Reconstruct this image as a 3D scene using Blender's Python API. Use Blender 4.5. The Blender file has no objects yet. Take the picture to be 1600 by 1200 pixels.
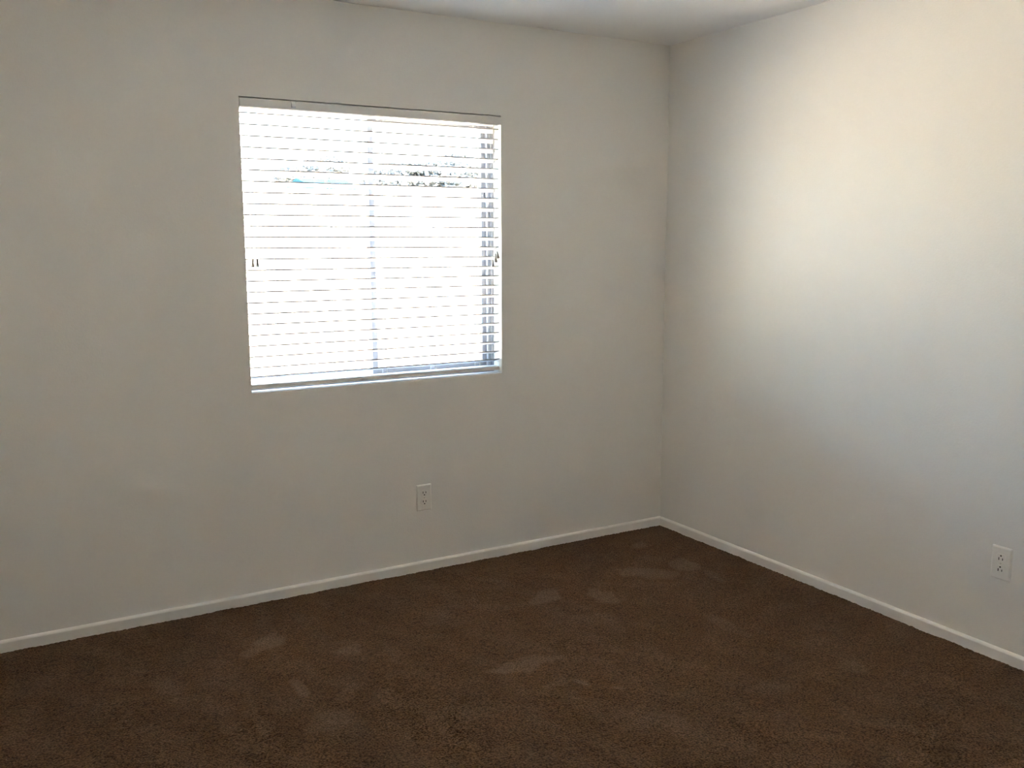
import bpy, bmesh, math, random
import numpy as np
from mathutils import Vector, Matrix, noise

random.seed(7)
scene = bpy.context.scene
COL = scene.collection

# ---------------------------------------------------------------- camera
cam_data = bpy.data.cameras.new('camera')
cam_data.sensor_fit = 'HORIZONTAL'
cam_data.sensor_width = 36.0
cam_data.lens = 36.0 * 1457.98 / 1600.0
cam_data.clip_start = 0.02
cam_data.clip_end = 400
cam = bpy.data.objects.new('camera', cam_data)
COL.objects.link(cam)
scene.camera = cam
YAW, PITCH, ROLL = 0.5287, -0.1497, -0.0027
_f = Vector((math.sin(YAW) * math.cos(PITCH), math.cos(YAW) * math.cos(PITCH), math.sin(PITCH)))
_r0 = Vector((math.cos(YAW), -math.sin(YAW), 0))
_u0 = _r0.cross(_f)
_r = _r0 * math.cos(ROLL) + _u0 * math.sin(ROLL)
_u = -_r0 * math.sin(ROLL) + _u0 * math.cos(ROLL)
M = Matrix((_r, _u, -_f)).transposed().to_4x4()
M.translation = Vector((-3.0996, -3.7495, 1.4776))
cam.matrix_world = M

# ---------------------------------------------------------------- world, sun, exposure
SKY_STRENGTH = 0.36
SUN_ENERGY = 6.0
EXPOSURE = 4.65
TO_SUN = Vector((0.62, -0.10, 0.77)).normalized()
world = bpy.data.worlds.new('sky')
scene.world = world
world.use_nodes = True
wn, wl = world.node_tree.nodes, world.node_tree.links
wn.clear()
w_out = wn.new('ShaderNodeOutputWorld')
w_bg = wn.new('ShaderNodeBackground')
w_sky = wn.new('ShaderNodeTexSky')
w_sky.sky_type = 'NISHITA'
w_sky.sun_disc = False
w_sky.sun_elevation = math.asin(TO_SUN.z)
w_sky.sun_rotation = math.atan2(TO_SUN.x, TO_SUN.y)
w_sky.air_density = 1.0
w_sky.dust_density = 2.0
wl.new(w_sky.outputs[0], w_bg.inputs[0])
w_bg.inputs[1].default_value = SKY_STRENGTH
wl.new(w_bg.outputs[0], w_out.inputs[0])

sun_data = bpy.data.lights.new('sun', 'SUN')
sun_data.energy = SUN_ENERGY
sun_data.angle = math.radians(0.53)
sun_data.color = (1.0, 0.94, 0.85)
sun = bpy.data.objects.new('sun', sun_data)
sun.rotation_euler = TO_SUN.to_track_quat('Z', 'Y').to_euler()
sun.location = TO_SUN * 30
COL.objects.link(sun)

vs = scene.view_settings
scene.display_settings.display_device = 'sRGB'
vs.view_transform = 'Standard'
vs.look = 'None'
vs.exposure = EXPOSURE
vs.gamma = 1.0
vs.use_curve_mapping = False
cy = scene.cycles
cy.use_denoising = True
cy.filter_width = 1.2
cy.max_bounces = 16
cy.diffuse_bounces = 10
cy.transparent_max_bounces = 16
cy.sample_clamp_indirect = 0.0
cy.caustics_reflective = False
cy.caustics_refractive = False

# ---------------------------------------------------------------- dimensions (metres)
H = 2.44                       # ceiling
XL, YF = -3.45, -3.98           # left wall and front wall (behind the camera)
WX0, WX1, WZ0, WZ1 = -2.1286, -0.9631, 0.8786, 2.0432   # window opening
WT = 0.15                      # outer wall thickness
GZ = -0.25                     # yard level


# ---------------------------------------------------------------- helpers
def tag(o, label=None, cat=None, group=None, kind=None):
    if label: o['label'] = label
    if cat: o['category'] = cat
    if group: o['group'] = group
    if kind: o['kind'] = kind
    return o


def empty(name, loc=(0, 0, 0)):
    o = bpy.data.objects.new(name, None)
    o.empty_display_size = 0.1
    COL.objects.link(o)
    o.location = loc
    return o


def build(name, bm, mat, parent=None, loc=(0, 0, 0), smooth=False, bevel=0.0, segs=2):
    """bm is in coordinates relative to the object's own origin."""
    bmesh.ops.recalc_face_normals(bm, faces=bm.faces)
    me = bpy.data.meshes.new(name)
    bm.to_mesh(me)
    bm.free()
    if smooth:
        for p in me.polygons: p.use_smooth = True
    o = bpy.data.objects.new(name, me)
    me.materials.append(mat)
    COL.objects.link(o)
    o.location = loc
    if parent: o.parent = parent
    if bevel:
        md = o.modifiers.new('bevel', 'BEVEL')
        md.width = bevel
        md.segments = segs
        md.limit_method = 'ANGLE'
        md.angle_limit = math.radians(40)
    return o


def box(bm, x0, x1, y0, y1, z0, z1):
    v = [bm.verts.new(p) for p in ((x0, y0, z0), (x1, y0, z0), (x1, y1, z0), (x0, y1, z0),
                                   (x0, y0, z1), (x1, y0, z1), (x1, y1, z1), (x0, y1, z1))]
    for f in ((0, 3, 2, 1), (4, 5, 6, 7), (0, 1, 5, 4), (1, 2, 6, 5), (2, 3, 7, 6), (3, 0, 4, 7)):
        bm.faces.new([v[i] for i in f])
    return v


def prism(bm, outline, axis, a, b):
    """Extrude a closed 2-D outline along axis ('x': outline is (y,z); 'y': (x,z); 'z': (x,y))."""
    def P(q, t):
        if axis == 'x': return (t, q[0], q[1])
        if axis == 'y': return (q[0], t, q[1])
        return (q[0], q[1], t)
    A = [bm.verts.new(P(q, a)) for q in outline]
    B = [bm.verts.new(P(q, b)) for q in outline]
    n = len(outline)
    for i in range(n):
        bm.faces.new((A[i], A[(i + 1) % n], B[(i + 1) % n], B[i]))
    bm.faces.new(A)
    bm.faces.new(B[::-1])


def tube(bm, pts, r, n=8):
    """A round tube through pts; r is a number or one radius per point."""
    pts = [Vector(p) for p in pts]
    rs = r if isinstance(r, (list, tuple)) else [r] * len(pts)
    rings = []
    for i, p in enumerate(pts):
        t = (pts[min(i + 1, len(pts) - 1)] - pts[max(i - 1, 0)]).normalized()
        a = t.orthogonal().normalized() if abs(t.z) < 0.9 else Vector((1, 0, 0))
        a = (a - t * a.dot(t)).normalized()
        b = t.cross(a)
        rings.append([bm.verts.new(p + (a * math.cos(k * 2 * math.pi / n) + b * math.sin(k * 2 * math.pi / n)) * rs[i])
                      for k in range(n)])
    for A, B in zip(rings, rings[1:]):
        for k in range(n):
            bm.faces.new((A[k], A[(k + 1) % n], B[(k + 1) % n], B[k]))
    bm.faces.new(rings[0][::-1])
    bm.faces.new(rings[-1])


# ---------------------------------------------------------------- materials
def principled(name, color, rough=0.6, spec=0.3, metal=0.0):
    m = bpy.data.materials.new(name)
    m.use_nodes = True
    b = m.node_tree.nodes['Principled BSDF']
    b.inputs['Base Color'].default_value = (*color, 1)
    b.inputs['Roughness'].default_value = rough
    b.inputs['Metallic'].default_value = metal
    b.inputs['Specular IOR Level'].default_value = spec
    return m, m.node_tree.nodes, m.node_tree.links, b


def add_noise_colour(m, color, amount, scale, detail=3.0):
    n, l = m.node_tree.nodes, m.node_tree.links
    b = n['Principled BSDF']
    tc = n.new('ShaderNodeTexCoord')
    t = n.new('ShaderNodeTexNoise')
    t.inputs['Scale'].default_value = scale
    t.inputs['Detail'].default_value = detail
    r = n.new('ShaderNodeMapRange')
    r.inputs[1].default_value = 0.3
    r.inputs[2].default_value = 0.7
    r.inputs[3].default_value = 1 - amount
    r.inputs[4].default_value = 1 + amount
    mx = n.new('ShaderNodeMix')
    mx.data_type = 'RGBA'
    mx.blend_type = 'MULTIPLY'
    mx.inputs[0].default_value = 1
    mx.inputs[6].default_value = (*color, 1)
    l.new(tc.outputs['Object'], t.inputs['Vector'])
    l.new(t.outputs['Fac'], r.inputs[0])
    l.new(r.outputs[0], mx.inputs[7])
    l.new(mx.outputs[2], b.inputs['Base Color'])


def add_bump(m, scale, strength, dist, detail=2.0):
    n, l = m.node_tree.nodes, m.node_tree.links
    b = n['Principled BSDF']
    tc = n.new('ShaderNodeTexCoord')
    t = n.new('ShaderNodeTexNoise')
    t.inputs['Scale'].default_value = scale
    t.inputs['Detail'].default_value = detail
    bp = n.new('ShaderNodeBump')
    bp.inputs['Strength'].default_value = strength
    bp.inputs['Distance'].default_value = dist
    l.new(tc.outputs['Object'], t.inputs['Vector'])
    l.new(t.outputs['Fac'], bp.inputs['Height'])
    l.new(bp.outputs[0], b.inputs['Normal'])


def simple(name, color, rough=0.5, spec=0.3, var=0.03, scale=40, metal=0.0):
    m, n, l, b = principled(name, color, rough, spec, metal)
    add_noise_colour(m, color, var, scale)
    return m


WALL_C = (0.825, 0.81, 0.775)
mat_wall, *_ = principled('wall_paint', WALL_C, 0.75, 0.25)
add_noise_colour(mat_wall, WALL_C, 0.012, 3.0)
add_bump(mat_wall, 130, 0.16, 0.003)
CEIL_C = (0.87, 0.865, 0.85)
mat_ceil, *_ = principled('ceiling_paint', CEIL_C, 0.85, 0.2)
add_noise_colour(mat_ceil, CEIL_C, 0.012, 3.0)
add_bump(mat_ceil, 110, 0.2, 0.003)
mat_base = simple('baseboard_paint', (0.87, 0.85, 0.815), 0.35, 0.45, 0.02, 6)
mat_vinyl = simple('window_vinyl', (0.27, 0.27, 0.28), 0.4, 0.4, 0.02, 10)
mat_blind = simple('blind_white', (0.79, 0.775, 0.75), 0.38, 0.4, 0.015, 14)
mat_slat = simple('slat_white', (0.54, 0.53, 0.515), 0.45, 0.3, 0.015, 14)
mat_cord = simple('cord_white', (0.70, 0.69, 0.66), 0.8, 0.2, 0.05, 300)
mat_tassel = simple('tassel_plastic', (0.55, 0.53, 0.50), 0.4, 0.4, 0.03, 120)
mat_clip = simple('clip_plastic', (0.94, 0.935, 0.93), 0.1, 0.8, 0.02, 120)
mat_plate = simple('outlet_plastic', (0.85, 0.83, 0.79), 0.3, 0.5, 0.015, 60)
mat_slot = simple('outlet_slot', (0.03, 0.027, 0.025), 0.7, 0.1, 0.1, 200)
mat_screw = simple('outlet_screw', (0.68, 0.66, 0.62), 0.35, 0.5, 0.03, 200)
mat_weather = simple('weather_strip', (0.25, 0.25, 0.26), 0.8, 0.2, 0.05, 100)

# glass: clear pane with a fresnel sheen, lets daylight straight through
mat_glass = bpy.data.materials.new('window_glass')
mat_glass.use_nodes = True
gn, gl = mat_glass.node_tree.nodes, mat_glass.node_tree.links
gn.clear()
g_out = gn.new('ShaderNodeOutputMaterial')
g_mix = gn.new('ShaderNodeMixShader')
g_tr = gn.new('ShaderNodeBsdfTransparent')
g_tr.inputs[0].default_value = (0.93, 0.95, 0.94, 1)
g_gl = gn.new('ShaderNodeBsdfGlossy')
g_gl.inputs['Roughness'].default_value = 0.02
g_lw = gn.new('ShaderNodeLayerWeight')     # Schlick: 0.04 + 0.96 (1 - cos)^5, same from both sides
g_lw.inputs[0].default_value = 0.5
g_pw = gn.new('ShaderNodeMath')
g_pw.operation = 'POWER'
g_pw.inputs[1].default_value = 5.0
g_fr = gn.new('ShaderNodeMath')
g_fr.operation = 'MULTIPLY_ADD'
g_fr.inputs[1].default_value = 0.96
g_fr.inputs[2].default_value = 0.04
gl.new(g_lw.outputs['Facing'], g_pw.inputs[0])
gl.new(g_pw.outputs[0], g_fr.inputs[0])
gl.new(g_fr.outputs[0], g_mix.inputs[0])
gl.new(g_tr.outputs[0], g_mix.inputs[1])
gl.new(g_gl.outputs[0], g_mix.inputs[2])
gl.new(g_mix.outputs[0], g_out.inputs[0])

# carpet: brown cut pile; a vertex attribute holds where the pile is brushed the other way
mat_carpet, cn, cl, cb = principled('brown_carpet', (0.06, 0.035, 0.02), 1.0, 0.0)
cb.inputs['Sheen Weight'].default_value = 0.25
cb.inputs['Sheen Roughness'].default_value = 0.6
cb.inputs['Sheen Tint'].default_value = (0.55, 0.40, 0.30, 1)
c_tc = cn.new('ShaderNodeTexCoord')
c_n1 = cn.new('ShaderNodeTexNoise')
c_n1.inputs['Scale'].default_value = 165
c_n1.inputs['Detail'].default_value = 3
c_n2 = cn.new('ShaderNodeTexNoise')
c_n2.inputs['Scale'].default_value = 2.2
c_n2.inputs['Detail'].default_value = 5
c_n2.inputs['Roughness'].default_value = 0.65
c_ramp = cn.new('ShaderNodeValToRGB')
c_ramp.color_ramp.elements[0].position = 0.34
c_ramp.color_ramp.elements[0].color = (0.017, 0.0080, 0.0036, 1)
c_ramp.color_ramp.elements[1].position = 0.68
c_ramp.color_ramp.elements[1].color = (0.160, 0.087, 0.046, 1)
c_mr = cn.new('ShaderNodeMapRange')
c_mr.inputs[1].default_value = 0.3
c_mr.inputs[2].default_value = 0.7
c_mr.inputs[3].default_value = 0.86
c_mr.inputs[4].default_value = 1.14
c_mul = cn.new('ShaderNodeMix')
c_mul.data_type = 'RGBA'
c_mul.blend_type = 'MULTIPLY'
c_mul.inputs[0].default_value = 1
c_att = cn.new('ShaderNodeAttribute')
c_att.attribute_name = 'pile_lay'
c_lay = cn.new('ShaderNodeMix')
c_lay.data_type = 'RGBA'
c_ramp2 = cn.new('ShaderNodeValToRGB')
c_ramp2.color_ramp.elements[0].position = 0.34
c_ramp2.color_ramp.elements[0].color = (0.098, 0.066, 0.044, 1)
c_ramp2.color_ramp.elements[1].position = 0.68
c_ramp2.color_ramp.elements[1].color = (0.265, 0.182, 0.126, 1)
c_bp = cn.new('ShaderNodeBump')
c_bp.inputs['Strength'].default_value = 0.8
c_bp.inputs['Distance'].default_value = 0.006
for t in (c_n1, c_n2):
    cl.new(c_tc.outputs['Object'], t.inputs['Vector'])
cl.new(c_n1.outputs['Fac'], c_ramp.inputs[0])
cl.new(c_n2.outputs['Fac'], c_mr.inputs[0])
cl.new(c_ramp.outputs[0], c_mul.inputs[6])
cl.new(c_mr.outputs[0], c_mul.inputs[7])
cl.new(c_mul.outputs[2], c_lay.inputs[6])
cl.new(c_n1.outputs['Fac'], c_ramp2.inputs[0])
cl.new(c_ramp2.outputs[0], c_lay.inputs[7])
cl.new(c_att.outputs['Fac'], c_lay.inputs[0])
cl.new(c_lay.outputs[2], cb.inputs['Base Color'])
cl.new(c_n1.outputs['Fac'], c_bp.inputs['Height'])
cl.new(c_bp.outputs[0], cb.inputs['Normal'])

GROUND_C = (0.62, 0.52, 0.40)
mat_ground, *_ = principled('yard_gravel', GROUND_C, 0.95, 0.1)
add_noise_colour(mat_ground, GROUND_C, 0.12, 5, 6)
add_bump(mat_ground, 60, 0.5, 0.02, 4)
mat_stucco = simple('pale_stucco', (0.72, 0.66, 0.57), 0.9, 0.15, 0.05, 8)
mat_outer = simple('house_stucco', (0.70, 0.63, 0.53), 0.9, 0.15, 0.05, 8)
mat_roof = simple('blue_roof', (0.010, 0.034, 0.050), 0.95, 0.03, 0.08, 12)
mat_leaf = simple('tree_leaves', (0.13, 0.132, 0.124), 0.85, 0.08, 0.2, 3)
mat_bark = simple('tree_bark', (0.18, 0.15, 0.12), 0.9, 0.1, 0.3, 12)

# ---------------------------------------------------------------- the room
# floor: displaced carpet grid, 8 mm cells where it is seen
nx, ny = 465, 538
gx = np.linspace(XL - 0.0, 0.0, nx)
gy = np.linspace(YF, 0.0, ny)
X, Y = np.meshgrid(gx, gy)
rng = np.random.default_rng(3)


def smooth_noise(shape, k):
    a = rng.standard_normal(shape)
    for ax in (0, 1):
        ker = np.hanning(2 * k + 3)[1:-1]
        ker /= ker.sum()
        a = np.apply_along_axis(lambda q: np.convolve(q, ker, mode='same'), ax, a)
    return a / a.std()


wob = smooth_noise(X.shape, 6)
wob2 = smooth_noise(X.shape, 18)
fine = rng.standard_normal(X.shape)
lay = np.zeros_like(X)
# footprints and brushed patches: (centre x, y, long half-axis x, y, short half-axis x, y, strength)
MARKS = [
        (-2.235, -0.403, 0.082, 0.039, -0.023, -0.083, 0.60),
        (-1.986, -0.632, 0.070, -0.013, -0.027, -0.072, 0.50),
        (-2.222, -0.835, 0.014, -0.058, -0.013, -0.040, 0.55),
        (-2.406, -0.966, 0.018, -0.104, -0.025, -0.093, 0.34),
        (-2.229, -1.128, 0.099, -0.004, -0.028, -0.080, 0.34),
        (-2.095, -0.937, 0.044, 0.008, -0.022, -0.059, 0.30),
        (-1.496, -1.069, 0.122, -0.022, -0.033, -0.056, 0.62),
        (-1.055, -0.555, 0.054, -0.015, -0.046, -0.072, 0.60),
        (-1.479, -1.243, 0.076, 0.002, -0.030, -0.046, 0.32),
        (-0.866, -0.688, 0.045, -0.048, -0.042, -0.058, 0.58),
        (-0.300, -0.219, 0.033, -0.019, -0.037, -0.047, 0.50),
        (-0.547, -0.529, 0.089, -0.082, -0.036, -0.046, 0.50),
        (-0.298, -0.558, 0.026, -0.056, -0.046, -0.053, 0.60),
        (-0.288, -0.736, -0.003, -0.078, -0.033, -0.037, 0.35),
        (-1.023, -0.872, 0.060, -0.047, -0.044, -0.061, 0.25),
        (-1.391, -1.279, 0.017, -0.029, -0.013, -0.019, 0.70),
        (-1.300, -1.381, 0.022, -0.021, -0.011, -0.015, 0.50),
        (-0.488, -1.675, 0.029, -0.052, -0.053, -0.044, 0.35),
        (-0.621, -1.173, 0.004, -0.094, -0.034, -0.037, 0.28),
        (-1.527, -0.486, 0.083, -0.010, -0.040, -0.082, 0.22),
        (-1.840, -0.784, 0.017, -0.101, -0.029, -0.067, 0.22),
        (-0.813, -1.637, 0.102, -0.019, -0.041, -0.039, 0.20),
        (-2.607, -0.616, 0.033, -0.097, -0.015, -0.084, 0.20),
        (-1.802, -1.281, 0.086, -0.014, -0.030, -0.057, 0.22),
        (-1.313, -1.652, 0.034, -0.065, -0.040, -0.048, 0.20),
]
for (mx, my, ax_, ay_, bx_, by_, s_) in MARKS:
    dx, dy = X - mx, Y - my
    det = ax_ * by_ - ay_ * bx_
    u = (dx * by_ - dy * bx_) / det
    v = (ax_ * dy - ay_ * dx) / det
    d = np.sqrt(u * u + v * v) + 0.17 * wob2 + 0.24 * wob
    lay = np.maximum(lay, s_ * np.clip((1.15 - d) / 0.50, 0, 1))
# vacuum strokes
ph = (X * 0.93 + Y * 0.37) * 2 * math.pi / 0.21 + 1.2 * wob2
ph2 = (X * 0.35 - Y * 0.94) * 2 * math.pi / 0.19 + 1.1 * wob2
mask = 1 / (1 + np.exp((X + 1.0 + 0.35 * Y) * 6))
lay += 0.11 * (mask * np.sin(ph) + (1 - mask) * np.sin(ph2)) + 0.035 * wob + 0.03
lay = np.clip(lay, 0, 1)
Z = -0.003 + np.clip(0.0011 * fine + 0.0009 * wob + 0.0007 * wob2 - 0.002 * lay, -0.004, 0.0028)
me = bpy.data.meshes.new('floor')
vv = np.stack([X, Y, Z], -1).reshape(-1, 3)
idx = np.arange(nx * ny).reshape(ny, nx)
ff = np.stack([idx[:-1, :-1], idx[:-1, 1:], idx[1:, 1:], idx[1:, :-1]], -1).reshape(-1, 4)
me.from_pydata(vv.tolist(), [], ff.tolist())
at = me.attributes.new('pile_lay', 'FLOAT', 'POINT')
at.data.foreach_set('value', lay.reshape(-1).astype(np.float32))
for p in me.polygons: p.use_smooth = True
me.materials.append(mat_carpet)
floor = bpy.data.objects.new('floor', me)
COL.objects.link(floor)
tag(floor, 'dark brown cut pile carpet with pale brushed patches covering the floor', 'carpet', kind='structure')

bm = bmesh.new()
box(bm, XL - 0.15, 0.15, YF - 0.15, WT, H, H + 0.22)
tag(build('ceiling', bm, mat_ceil), 'plain off white ceiling above both walls', 'ceiling', kind='structure')

# back wall with the window opening (one mesh, the opening's returns are its own drywall)
bm = bmesh.new()
xs = (XL - 0.15, WX0, WX1, 0.15)
zs = (-0.30, WZ0, WZ1, H)
F = [[bm.verts.new((x, 0, z)) for z in zs] for x in xs]
B = [[bm.verts.new((x, WT, z)) for z in zs] for x in xs]
for i in range(3):
    for j in range(3):
        if i == 1 and j == 1: continue
        bm.faces.new((F[i][j], F[i + 1][j], F[i + 1][j + 1], F[i][j + 1]))
        bm.faces.new((B[i][j], B[i][j + 1], B[i + 1][j + 1], B[i + 1][j]))
for i in range(3):
    bm.faces.new((F[i][0], B[i][0], B[i + 1][0], F[i + 1][0]))
    bm.faces.new((F[i][3], F[i + 1][3], B[i + 1][3], B[i][3]))
for j in range(3):
    bm.faces.new((F[0][j], F[0][j + 1], B[0][j + 1], B[0][j]))
    bm.faces.new((F[3][j], B[3][j], B[3][j + 1], F[3][j + 1]))
bm.faces.new((F[1][1], F[2][1], B[2][1], B[1][1]))
bm.faces.new((F[1][2], B[1][2], B[2][2], F[2][2]))
bm.faces.new((F[1][1], B[1][1], B[1][2], F[1][2]))
bm.faces.new((F[2][1], F[2][2], B[2][2], B[2][1]))
tag(build('wall_back', bm, mat_wall), 'pale greige painted wall around the window', 'wall', kind='structure')

bm = bmesh.new()
box(bm, 0, 0.15, YF - 0.15, 0, -0.30, H)
tag(build('wall_right', bm, mat_wall), 'bright pale wall to the right of the corner', 'wall', kind='structure')
bm = bmesh.new()
box(bm, XL - 0.15, XL, YF - 0.15, 0, -0.30, H)
tag(build('wall_left', bm, mat_wall), 'pale painted wall left of the camera', 'wall', kind='structure')
bm = bmesh.new()
box(bm, XL, 0, YF - 0.15, YF, -0.30, H)
tag(build('wall_front', bm, mat_wall), 'pale painted wall behind the camera', 'wall', kind='structure')

# baseboards: low moulding, flat face with an eased, slightly sloping top
BH, BT = 0.0425, 0.0125


def base_profile(s):
    return [(0, -0.012), (s * BT, -0.012), (s * BT, BH - 0.0095), (s * (BT - 0.0010), BH - 0.0070),
            (s * (BT - 0.0032), BH - 0.0042), (s * (BT - 0.0065), BH - 0.0018), (0, BH)]


bm = bmesh.new()
prism(bm, base_profile(-1), 'x', XL, 0)
tag(build('baseboard_back', bm, mat_base), 'low white baseboard under the window wall', 'baseboard', kind='structure')
bm = bmesh.new()
prism(bm, base_profile(-1), 'y', YF, -BT + 0.0002)
tag(build('baseboard_right', bm, mat_base), 'low white baseboard along the right wall', 'baseboard', kind='structure')
bm = bmesh.new()
prism(bm, [(XL - q[0], q[1]) for q in base_profile(-1)], 'y', YF, -BT)
tag(build('baseboard_left', bm, mat_base), 'low white baseboard along the left wall', 'baseboard', kind='structure')
bm = bmesh.new()
prism(bm, [(YF - q[0], q[1]) for q in base_profile(-1)], 'x', XL + BT, -BT)
tag(build('baseboard_front', bm, mat_base), 'low white baseboard behind the camera', 'baseboard', kind='structure')

# ---------------------------------------------------------------- window unit (horizontal slider)
win = empty('window_1', ((WX0 + WX1) / 2, 0.10, WZ0))
tag(win, 'white framed sliding window behind the open blind', 'window', kind='structure')
cx = (WX0 + WX1) / 2
FW, FL = 0.028, 0.018          # frame width; left jamb
hw, hh = (WX1 - WX0) / 2, WZ1 - WZ0
e = 0.001
y0, y1 = -0.020, 0.045          # relative to y = 0.10


def ring(bm, xa, xb, za, zb, w, ya, yb, wl=None):
    wl = w if wl is None else wl
    box(bm, xa, xa + wl, ya, yb, za, zb)
    box(bm, xb - w, xb, ya, yb, za, zb)
    box(bm, xa + wl, xb - w, ya, yb, za, za + w)
    box(bm, xa + wl, xb - w, ya, yb, zb - w, zb)


bm = bmesh.new()
ring(bm, -hw + e, hw - e, e, hh - e, FW, y0, y1, FL)
# inner stop bead that draws the pale line down the jamb
ring(bm, -hw + e, hw - e, e, hh - e, 0.014, y0 - 0.006, y0 + 0.001)
build('window_frame', bm, mat_vinyl, win, bevel=0.0015)
# sliding sash on the right, with its stiles and rails
bm = bmesh.new()
ring(bm, -0.018, hw - FW - 0.001, FW + 0.001, hh - FW - 0.001, 0.021, 0.000, 0.020, 0.026)
build('sash_frame', bm, mat_vinyl, win, bevel=0.0015)
bm = bmesh.new()
box(bm, -0.016, 0.014, 0.0215, 0.040, FW + 0.001, hh - FW - 0.001)
build('meeting_stile', bm, mat_vinyl, win, bevel=0.0015)
bm = bmesh.new()
box(bm, 0.009, hw - FW - 0.023, 0.008, 0.012, FW + 0.023, hh - FW - 0.023)
build('glass_pane', bm, mat_glass, win)
bm = bmesh.new()
box(bm, -hw + FL + 0.001, -0.017, 0.028, 0.032, FW + 0.001, hh - FW - 0.001)
build('glass_pane', bm, mat_glass, win)

# ---------------------------------------------------------------- blind
blind = empty('window_blind', (cx, 0.0, WZ1))
tag(blind, 'white two inch slatted blind hanging open inside the window recess', 'blind')
bl, br = WX0 + 0.004, WX1 - 0.006       # slat ends
NSL, PITCH_S, ZTOP = 25, 0.0436, 1.9845
TILT = math.radians(15.5)
SW, ST = 0.049, 0.0048
SY = 0.0365                              # slat centre line in y


def rel(x, y, z):
    return (x - cx, y, z - WZ1)


# valance with rounded face, clips, and the steel head rail behind it
bm = bmesh.new()
va, vb = WX0 + 0.0025 - cx, WX1 - 0.0008 - cx
prism(bm, [(-0.0015, -0.0060), (-0.0035, -0.0085), (-0.0035, -0.0375), (-0.0015, -0.0400), (0.0055, -0.0400), (0.0055, -0.0048), (0.0, -0.0048)], 'x', va, vb)
build('valance', bm, mat_blind, blind)
bm = bmesh.new()
box(bm, bl - cx, br - cx, 0.010, 0.058, -0.042, -0.002)
build('head_rail', bm, mat_blind, blind, bevel=0.002)
for xc in (-1.915,):
    bm = bmesh.new()
    prism(bm, [(-0.0040, -0.004), (-0.0065, -0.010), (-0.0095, -0.014), (-0.0125, -0.018), (-0.0130, -0.026), (-0.0095, -0.032), (-0.0040, -0.033)],
          'x', xc - cx - 0.0085, xc - cx + 0.0085)
    build('valance_clip', bm, mat_clip, blind, smooth=False, bevel=0.0015)

# slats, slightly crowned, room edge raised
prof = []
for k in range(7):
    t = -1 + 2 * k / 6
    prof.append((t * SW / 2, 0.0011 * (1 - t * t) + ST / 2))
for k in range(7):
    t = 1 - 2 * k / 6
    prof.append((t * SW / 2, 0.0011 * (1 - t * t) - ST / 2))
ca, sa = math.cos(-TILT), math.sin(-TILT)
prof_t = [(q[0] * ca - q[1] * sa, q[0] * sa + q[1] * ca) for q in prof]
# front (room) edge of the section is at -SW/2: raised by sin(TILT)*SW/2
FRONT_UP = math.sin(TILT) * SW / 2
bm = bmesh.new()
prism(bm, prof_t, 'x', bl - cx, br - cx)
slat0 = build('slat', bm, mat_slat, blind)
zs_front = [ZTOP - PITCH_S * k for k in range(NSL)]
zs_front[-1] = 0.9445
for k, zf in enumerate(zs_front):
    o = slat0 if k == 0 else slat0.copy()
    if k:
        COL.objects.link(o)
        o.parent = blind
    o.location = (0, SY, zf - FRONT_UP - WZ1)

bm = bmesh.new()
zr = 0.8925 - WZ1
prism(bm, [(0.0125, zr + 0.003), (0.0140, zr), (0.0600, zr), (0.0615, zr + 0.003), (0.0615, zr + 0.016), (0.0585, zr + 0.019),
           (0.0180, zr + 0.019), (0.0145, zr + 0.0165), (0.0125, zr + 0.013)], 'x', bl - cx, br - cx)
build('bottom_rail', bm, mat_blind, blind)

# ladder tapes: two strings with a rung under every slat
yf = SY - math.cos(TILT) * SW / 2 - 0.0012
yb = SY + math.cos(TILT) * SW / 2 + 0.0012
for lx in (-2.004, -1.770, -1.534, -1.300, -1.072):
    bm = bmesh.new()
    for dx in (-0.0022, 0.0022):
        tube(bm, [rel(lx + dx, yf, 2.0005), rel(lx + dx, yf, 0.912)], 0.0007, 6)
        tube(bm, [rel(lx + dx, yb, 2.0005), rel(lx + dx, yb, 0.912)], 0.0007, 6)
    for zf in zs_front:
        tube(bm, [rel(lx, yf, zf - 0.003), rel(lx, yb, zf - 2 * FRONT_UP - 0.003)], 0.0006, 5)
    build('ladder_cord', bm, mat_cord, blind)


def tassel(parent, x, y, ztop, zbot, lean=0.0):
    L = ztop - zbot
    bm = bmesh.new()
    pts, rs = [], []
    for t, r in ((0, .0026), (.06, .0040), (.30, .0042), (.55, .0050), (.80, .0066), (.90, .0074), (.97, .0070), (1, .0050)):
        pts.append((x - cx + lean * t, y, ztop - L * t - WZ1))
        rs.append(r)
    tube(bm, pts, rs, 14)
    return build('tassel', bm, mat_tassel, parent, smooth=True)


# tilt cords at the left, each with its tassel
for xt, xb_ in ((-2.0975, -2.1005), (-2.0895, -2.0820)):
    bm = bmesh.new()
    tube(bm, [rel(xt, 0.0082, 2.0018), rel(xt * .5 + xb_ * .5, 0.0066, 1.75), rel(xb_, 0.0040, 1.4165)], 0.0009, 6)
    c = build('tilt_cord', bm, mat_cord, blind)
    tassel(c, xb_, 0.0030, 1.418, 1.386)
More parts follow.
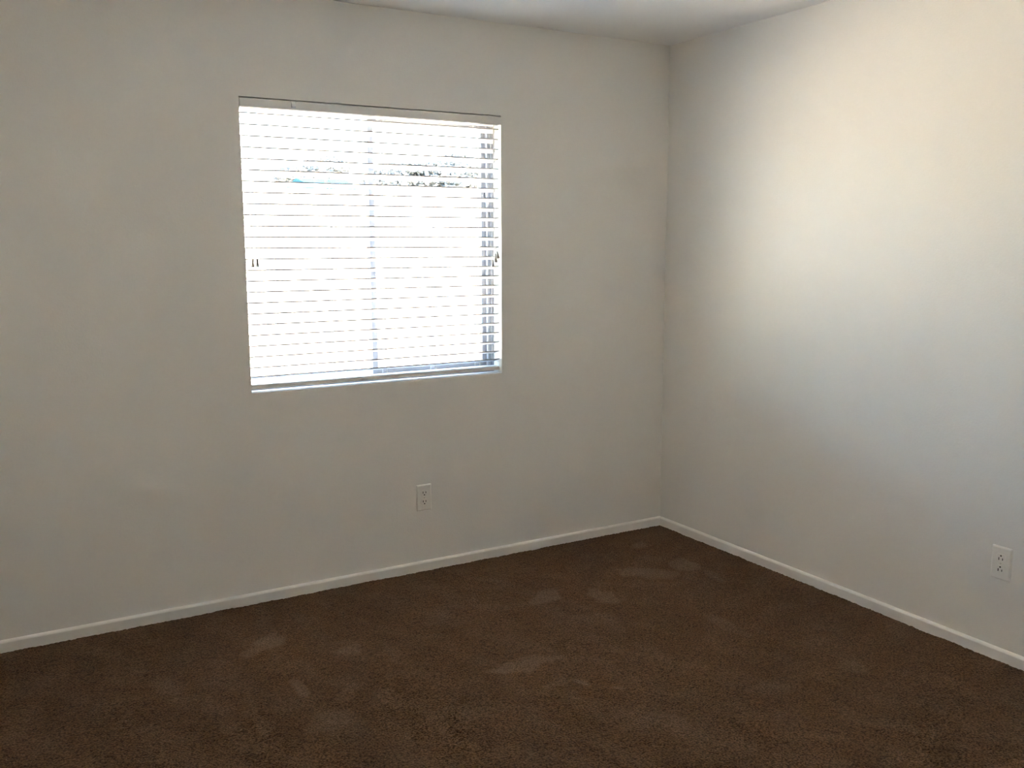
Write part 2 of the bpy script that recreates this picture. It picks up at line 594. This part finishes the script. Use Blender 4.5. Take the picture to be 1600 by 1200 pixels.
# lift cords at the right, gathered and knotted above the tassels
for k, (xt, xm, xb_, zt, zb, lean, r_) in enumerate(((-0.9965, -0.9955, -0.9930, 1.432, 1.391, 0.002, 0.0013), (-0.9935, -0.9905, -0.9855, 1.441, 1.409, 0.007, 0.0009),
                                                    (-0.9985, -0.9990, -1.0050, 1.400, 1.370, -0.002, 0.0010))):
    bm = bmesh.new()
    yk = (0.0040, 0.0030, 0.0060)[k]
    tube(bm, [rel(xt, 0.0080, 2.0018), rel(xm, yk + 0.002, 1.72), rel(xm, yk, 1.48), rel(xb_, yk, zt - 0.002)], r_, 6)
    c = build('lift_cord', bm, mat_cord, blind)
    tassel(c, xb_, yk - 0.001, zt, zb, lean)


# ---------------------------------------------------------------- outlets
def outlet(name, loc, rotz, flip, label):
    """Duplex outlet facing -y before rotation. flip: ground holes above the blades."""
    root = empty(name, loc)
    root.rotation_euler = (0, 0, rotz)
    tag(root, label, 'outlet', 'wall outlets')
    W, Hh, T = 0.0745, 0.1215, 0.0068
    s = -1 if flip else 1
    # plate: bevelled rim, flat face
    bm = bmesh.new()
    rings = []
    for (dw, y) in ((0, 0.0), (0, -0.0022), (0.0030, -0.0055), (0.0062, -T)):
        w, h = W / 2 - dw, Hh / 2 - dw
        c = 0.0025
        rings.append([bm.verts.new(p) for p in ((-w + c, y, -h), (w - c, y, -h), (w, y, -h + c), (w, y, h - c),
                                                (w - c, y, h), (-w + c, y, h), (-w, y, h - c), (-w, y, -h + c))])
    for A, B in zip(rings, rings[1:]):
        for k in range(8): bm.faces.new((A[k], A[(k + 1) % 8], B[(k + 1) % 8], B[k]))
    bm.faces.new(rings[-1])
    bm.faces.new(rings[0][::-1])
    build('wall_plate', bm, mat_plate, root)
    for sg in (1, -1):
        zc = sg * 0.0205
        bm = bmesh.new()
        pts = []
        R_, hz = 0.0182, 0.0148
        for k in range(40):
            a = 2 * math.pi * k / 40
            pts.append((R_ * math.cos(a), zc + max(-hz, min(hz, R_ * math.sin(a)))))
        # remove duplicate corner points
        uniq = []
        for q in pts:
            if not uniq or (abs(q[0] - uniq[-1][0]) + abs(q[1] - uniq[-1][1])) > 1e-6: uniq.append(q)
        prism(bm, uniq, 'y', -T - 0.0016, -T + 0.0005)
        rc = build('receptacle', bm, mat_plate, root, bevel=0.0005, segs=1)
        yq = -T - 0.0017
        for (sx, w_, h_) in ((-0.0068, 0.0028, 0.0098), (0.0068, 0.0026, 0.0080)):
            bm = bmesh.new()
            box(bm, sx - w_ / 2, sx + w_ / 2, yq - 0.0003, yq + 0.001, zc + s * 0.0042 - h_ / 2, zc + s * 0.0042 + h_ / 2)
            build('slot', bm, mat_slot, rc)
        bm = bmesh.new()
        oc = []
        for k in range(16):
            a = 2 * math.pi * k / 16
            oc.append((0.0030 * math.cos(a), zc - s * 0.0072 + max(-0.0022, min(0.0030, 0.0030 * math.sin(a)))))
        uniq = []
        for q in oc:
            if not uniq or (abs(q[0] - uniq[-1][0]) + abs(q[1] - uniq[-1][1])) > 1e-6: uniq.append(q)
        prism(bm, uniq, 'y', yq - 0.0003, yq + 0.001)
        build('ground_hole', bm, mat_slot, rc)
    bm = bmesh.new()
    tube(bm, [(0, -T + 0.0005, 0), (0, -T - 0.0009, 0), (0, -T - 0.0013, 0)], [0.0032, 0.0032, 0.0020], 16)
    build('screw', bm, mat_screw, root)
    return root


outlet('wall_outlet', (-1.3745, 0.0, 0.3395), 0.0, False, 'white duplex outlet low on the wall under the window')
outlet('wall_outlet', (0.0, -1.8825, 0.3520), -math.pi / 2, True, 'white duplex outlet low on the right wall at the photo edge')

# ---------------------------------------------------------------- outdoors, seen between the slats
bm = bmesh.new()
box(bm, -60, 70, WT, 110, GZ - 0.2, GZ)
tag(build('ground', bm, mat_ground), 'sunlit pale gravel yard outside the window', 'ground', kind='structure')

bm = bmesh.new()
box(bm, -16, 26, 9.0, 9.2, GZ, 2.16)
box(bm, -16, 26, 8.96, 9.24, 2.16, 2.23)
gw = build('garden_wall', bm, mat_stucco)
tag(gw, 'pale stucco garden wall across the yard behind the blind', 'wall')


def leafy(bm, c, rad, n, size, rnd):
    for _ in range(n):
        while True:
            q = Vector((rnd.uniform(-1, 1), rnd.uniform(-1, 1), rnd.uniform(-1, 1)))
            if q.length < 1 and noise.noise(q * 2.3 + Vector(c)) > -0.22: break
        p = Vector(c) + Vector((q.x * rad[0], q.y * rad[1], q.z * rad[2]))
        a = Vector((rnd.gauss(0, 1), rnd.gauss(0, 1), rnd.gauss(0, .6))).normalized()
        b = a.orthogonal().normalized()
        b = (b * math.cos(rnd.random() * 6.3) + a.cross(b) * math.sin(rnd.random() * 6.3)).normalized()
        s = size * rnd.uniform(.6, 1.3)
        v = [bm.verts.new(p + a * s * i + b * s * j * .55 + a.cross(b) * (0.12 * s * i * i)) for i, j in ((-1, 0), (0, -1), (1, 0), (0, 1))]
        bm.faces.new(v)


def tree(loc, blobs, trunk_h, n, size, seed, label):
    rnd = random.Random(seed)
    root = empty('tree', loc)
    tag(root, label, 'tree', 'trees beyond the garden wall')
    bm = bmesh.new()
    tube(bm, [(0, 0, 0), (0.06, 0.02, trunk_h * .5), (0, 0, trunk_h)], [0.22, 0.17, 0.11], 10)
    for c, rad in blobs:
        tube(bm, [(0, 0, trunk_h * .8), (c[0] * .6, c[1] * .6, trunk_h * .5 + c[2] * .5), c], [0.10, 0.06, 0.03], 6)
    build('trunk', bm, mat_bark, root)
    bm = bmesh.new()
    for c, rad in blobs:
        leafy(bm, c, rad, n, size, rnd)
    build('foliage', bm, mat_leaf, root)


def at_px(px, yy):
    """x of the viewing ray through pixel column px at depth yy (level ray)."""
    a = YAW + math.atan((px - 800) / 1458)
    return -3.0996 + (yy + 3.7495) * math.tan(a)


tx = at_px(678, 24)
tree((tx, 24, GZ), [((.3, 0, 3.65), (1.35, 1.4, .75)), ((-1.0, .4, 3.55), (1.2, 1.2, .72)), ((.7, -.3, 4.0), (.9, 1, .55))], 2.4, 4200, 0.11, 5,
     'wide pale grey tree on the right beyond the garden wall')
tx = at_px(512, 27)
tree((tx, 27, GZ), [((.1, 0, 4.25), (.8, .9, .45)), ((-.9, .3, 3.95), (.7, .8, .32))], 2.8, 1500, 0.10, 9,
     'sparse pale tree behind the blue roofed shed')

# shed whose blue roof just clears the garden wall
sx0, sx1 = at_px(470, 15), at_px(548, 15)
sc = (sx0 + sx1) / 2
shed = empty('garden_shed', (sc + 0.28, 15.5, GZ))
tag(shed, 'pale shed with a low blue roof beyond the garden wall', 'shed')
bm = bmesh.new()
box(bm, sx0 - sc + .1, sx1 - sc - .1, -0.45, 1.2, 0, 2.80)
build('shed_wall', bm, mat_stucco, shed)
bm = bmesh.new()
prism(bm, [(-0.6, 2.80), (-0.6, 2.88), (0.375, 3.10), (1.35, 2.88), (1.35, 2.80)], 'x', sx0 - sc, sx1 - sc)
build('shed_roof', bm, mat_roof, shed)
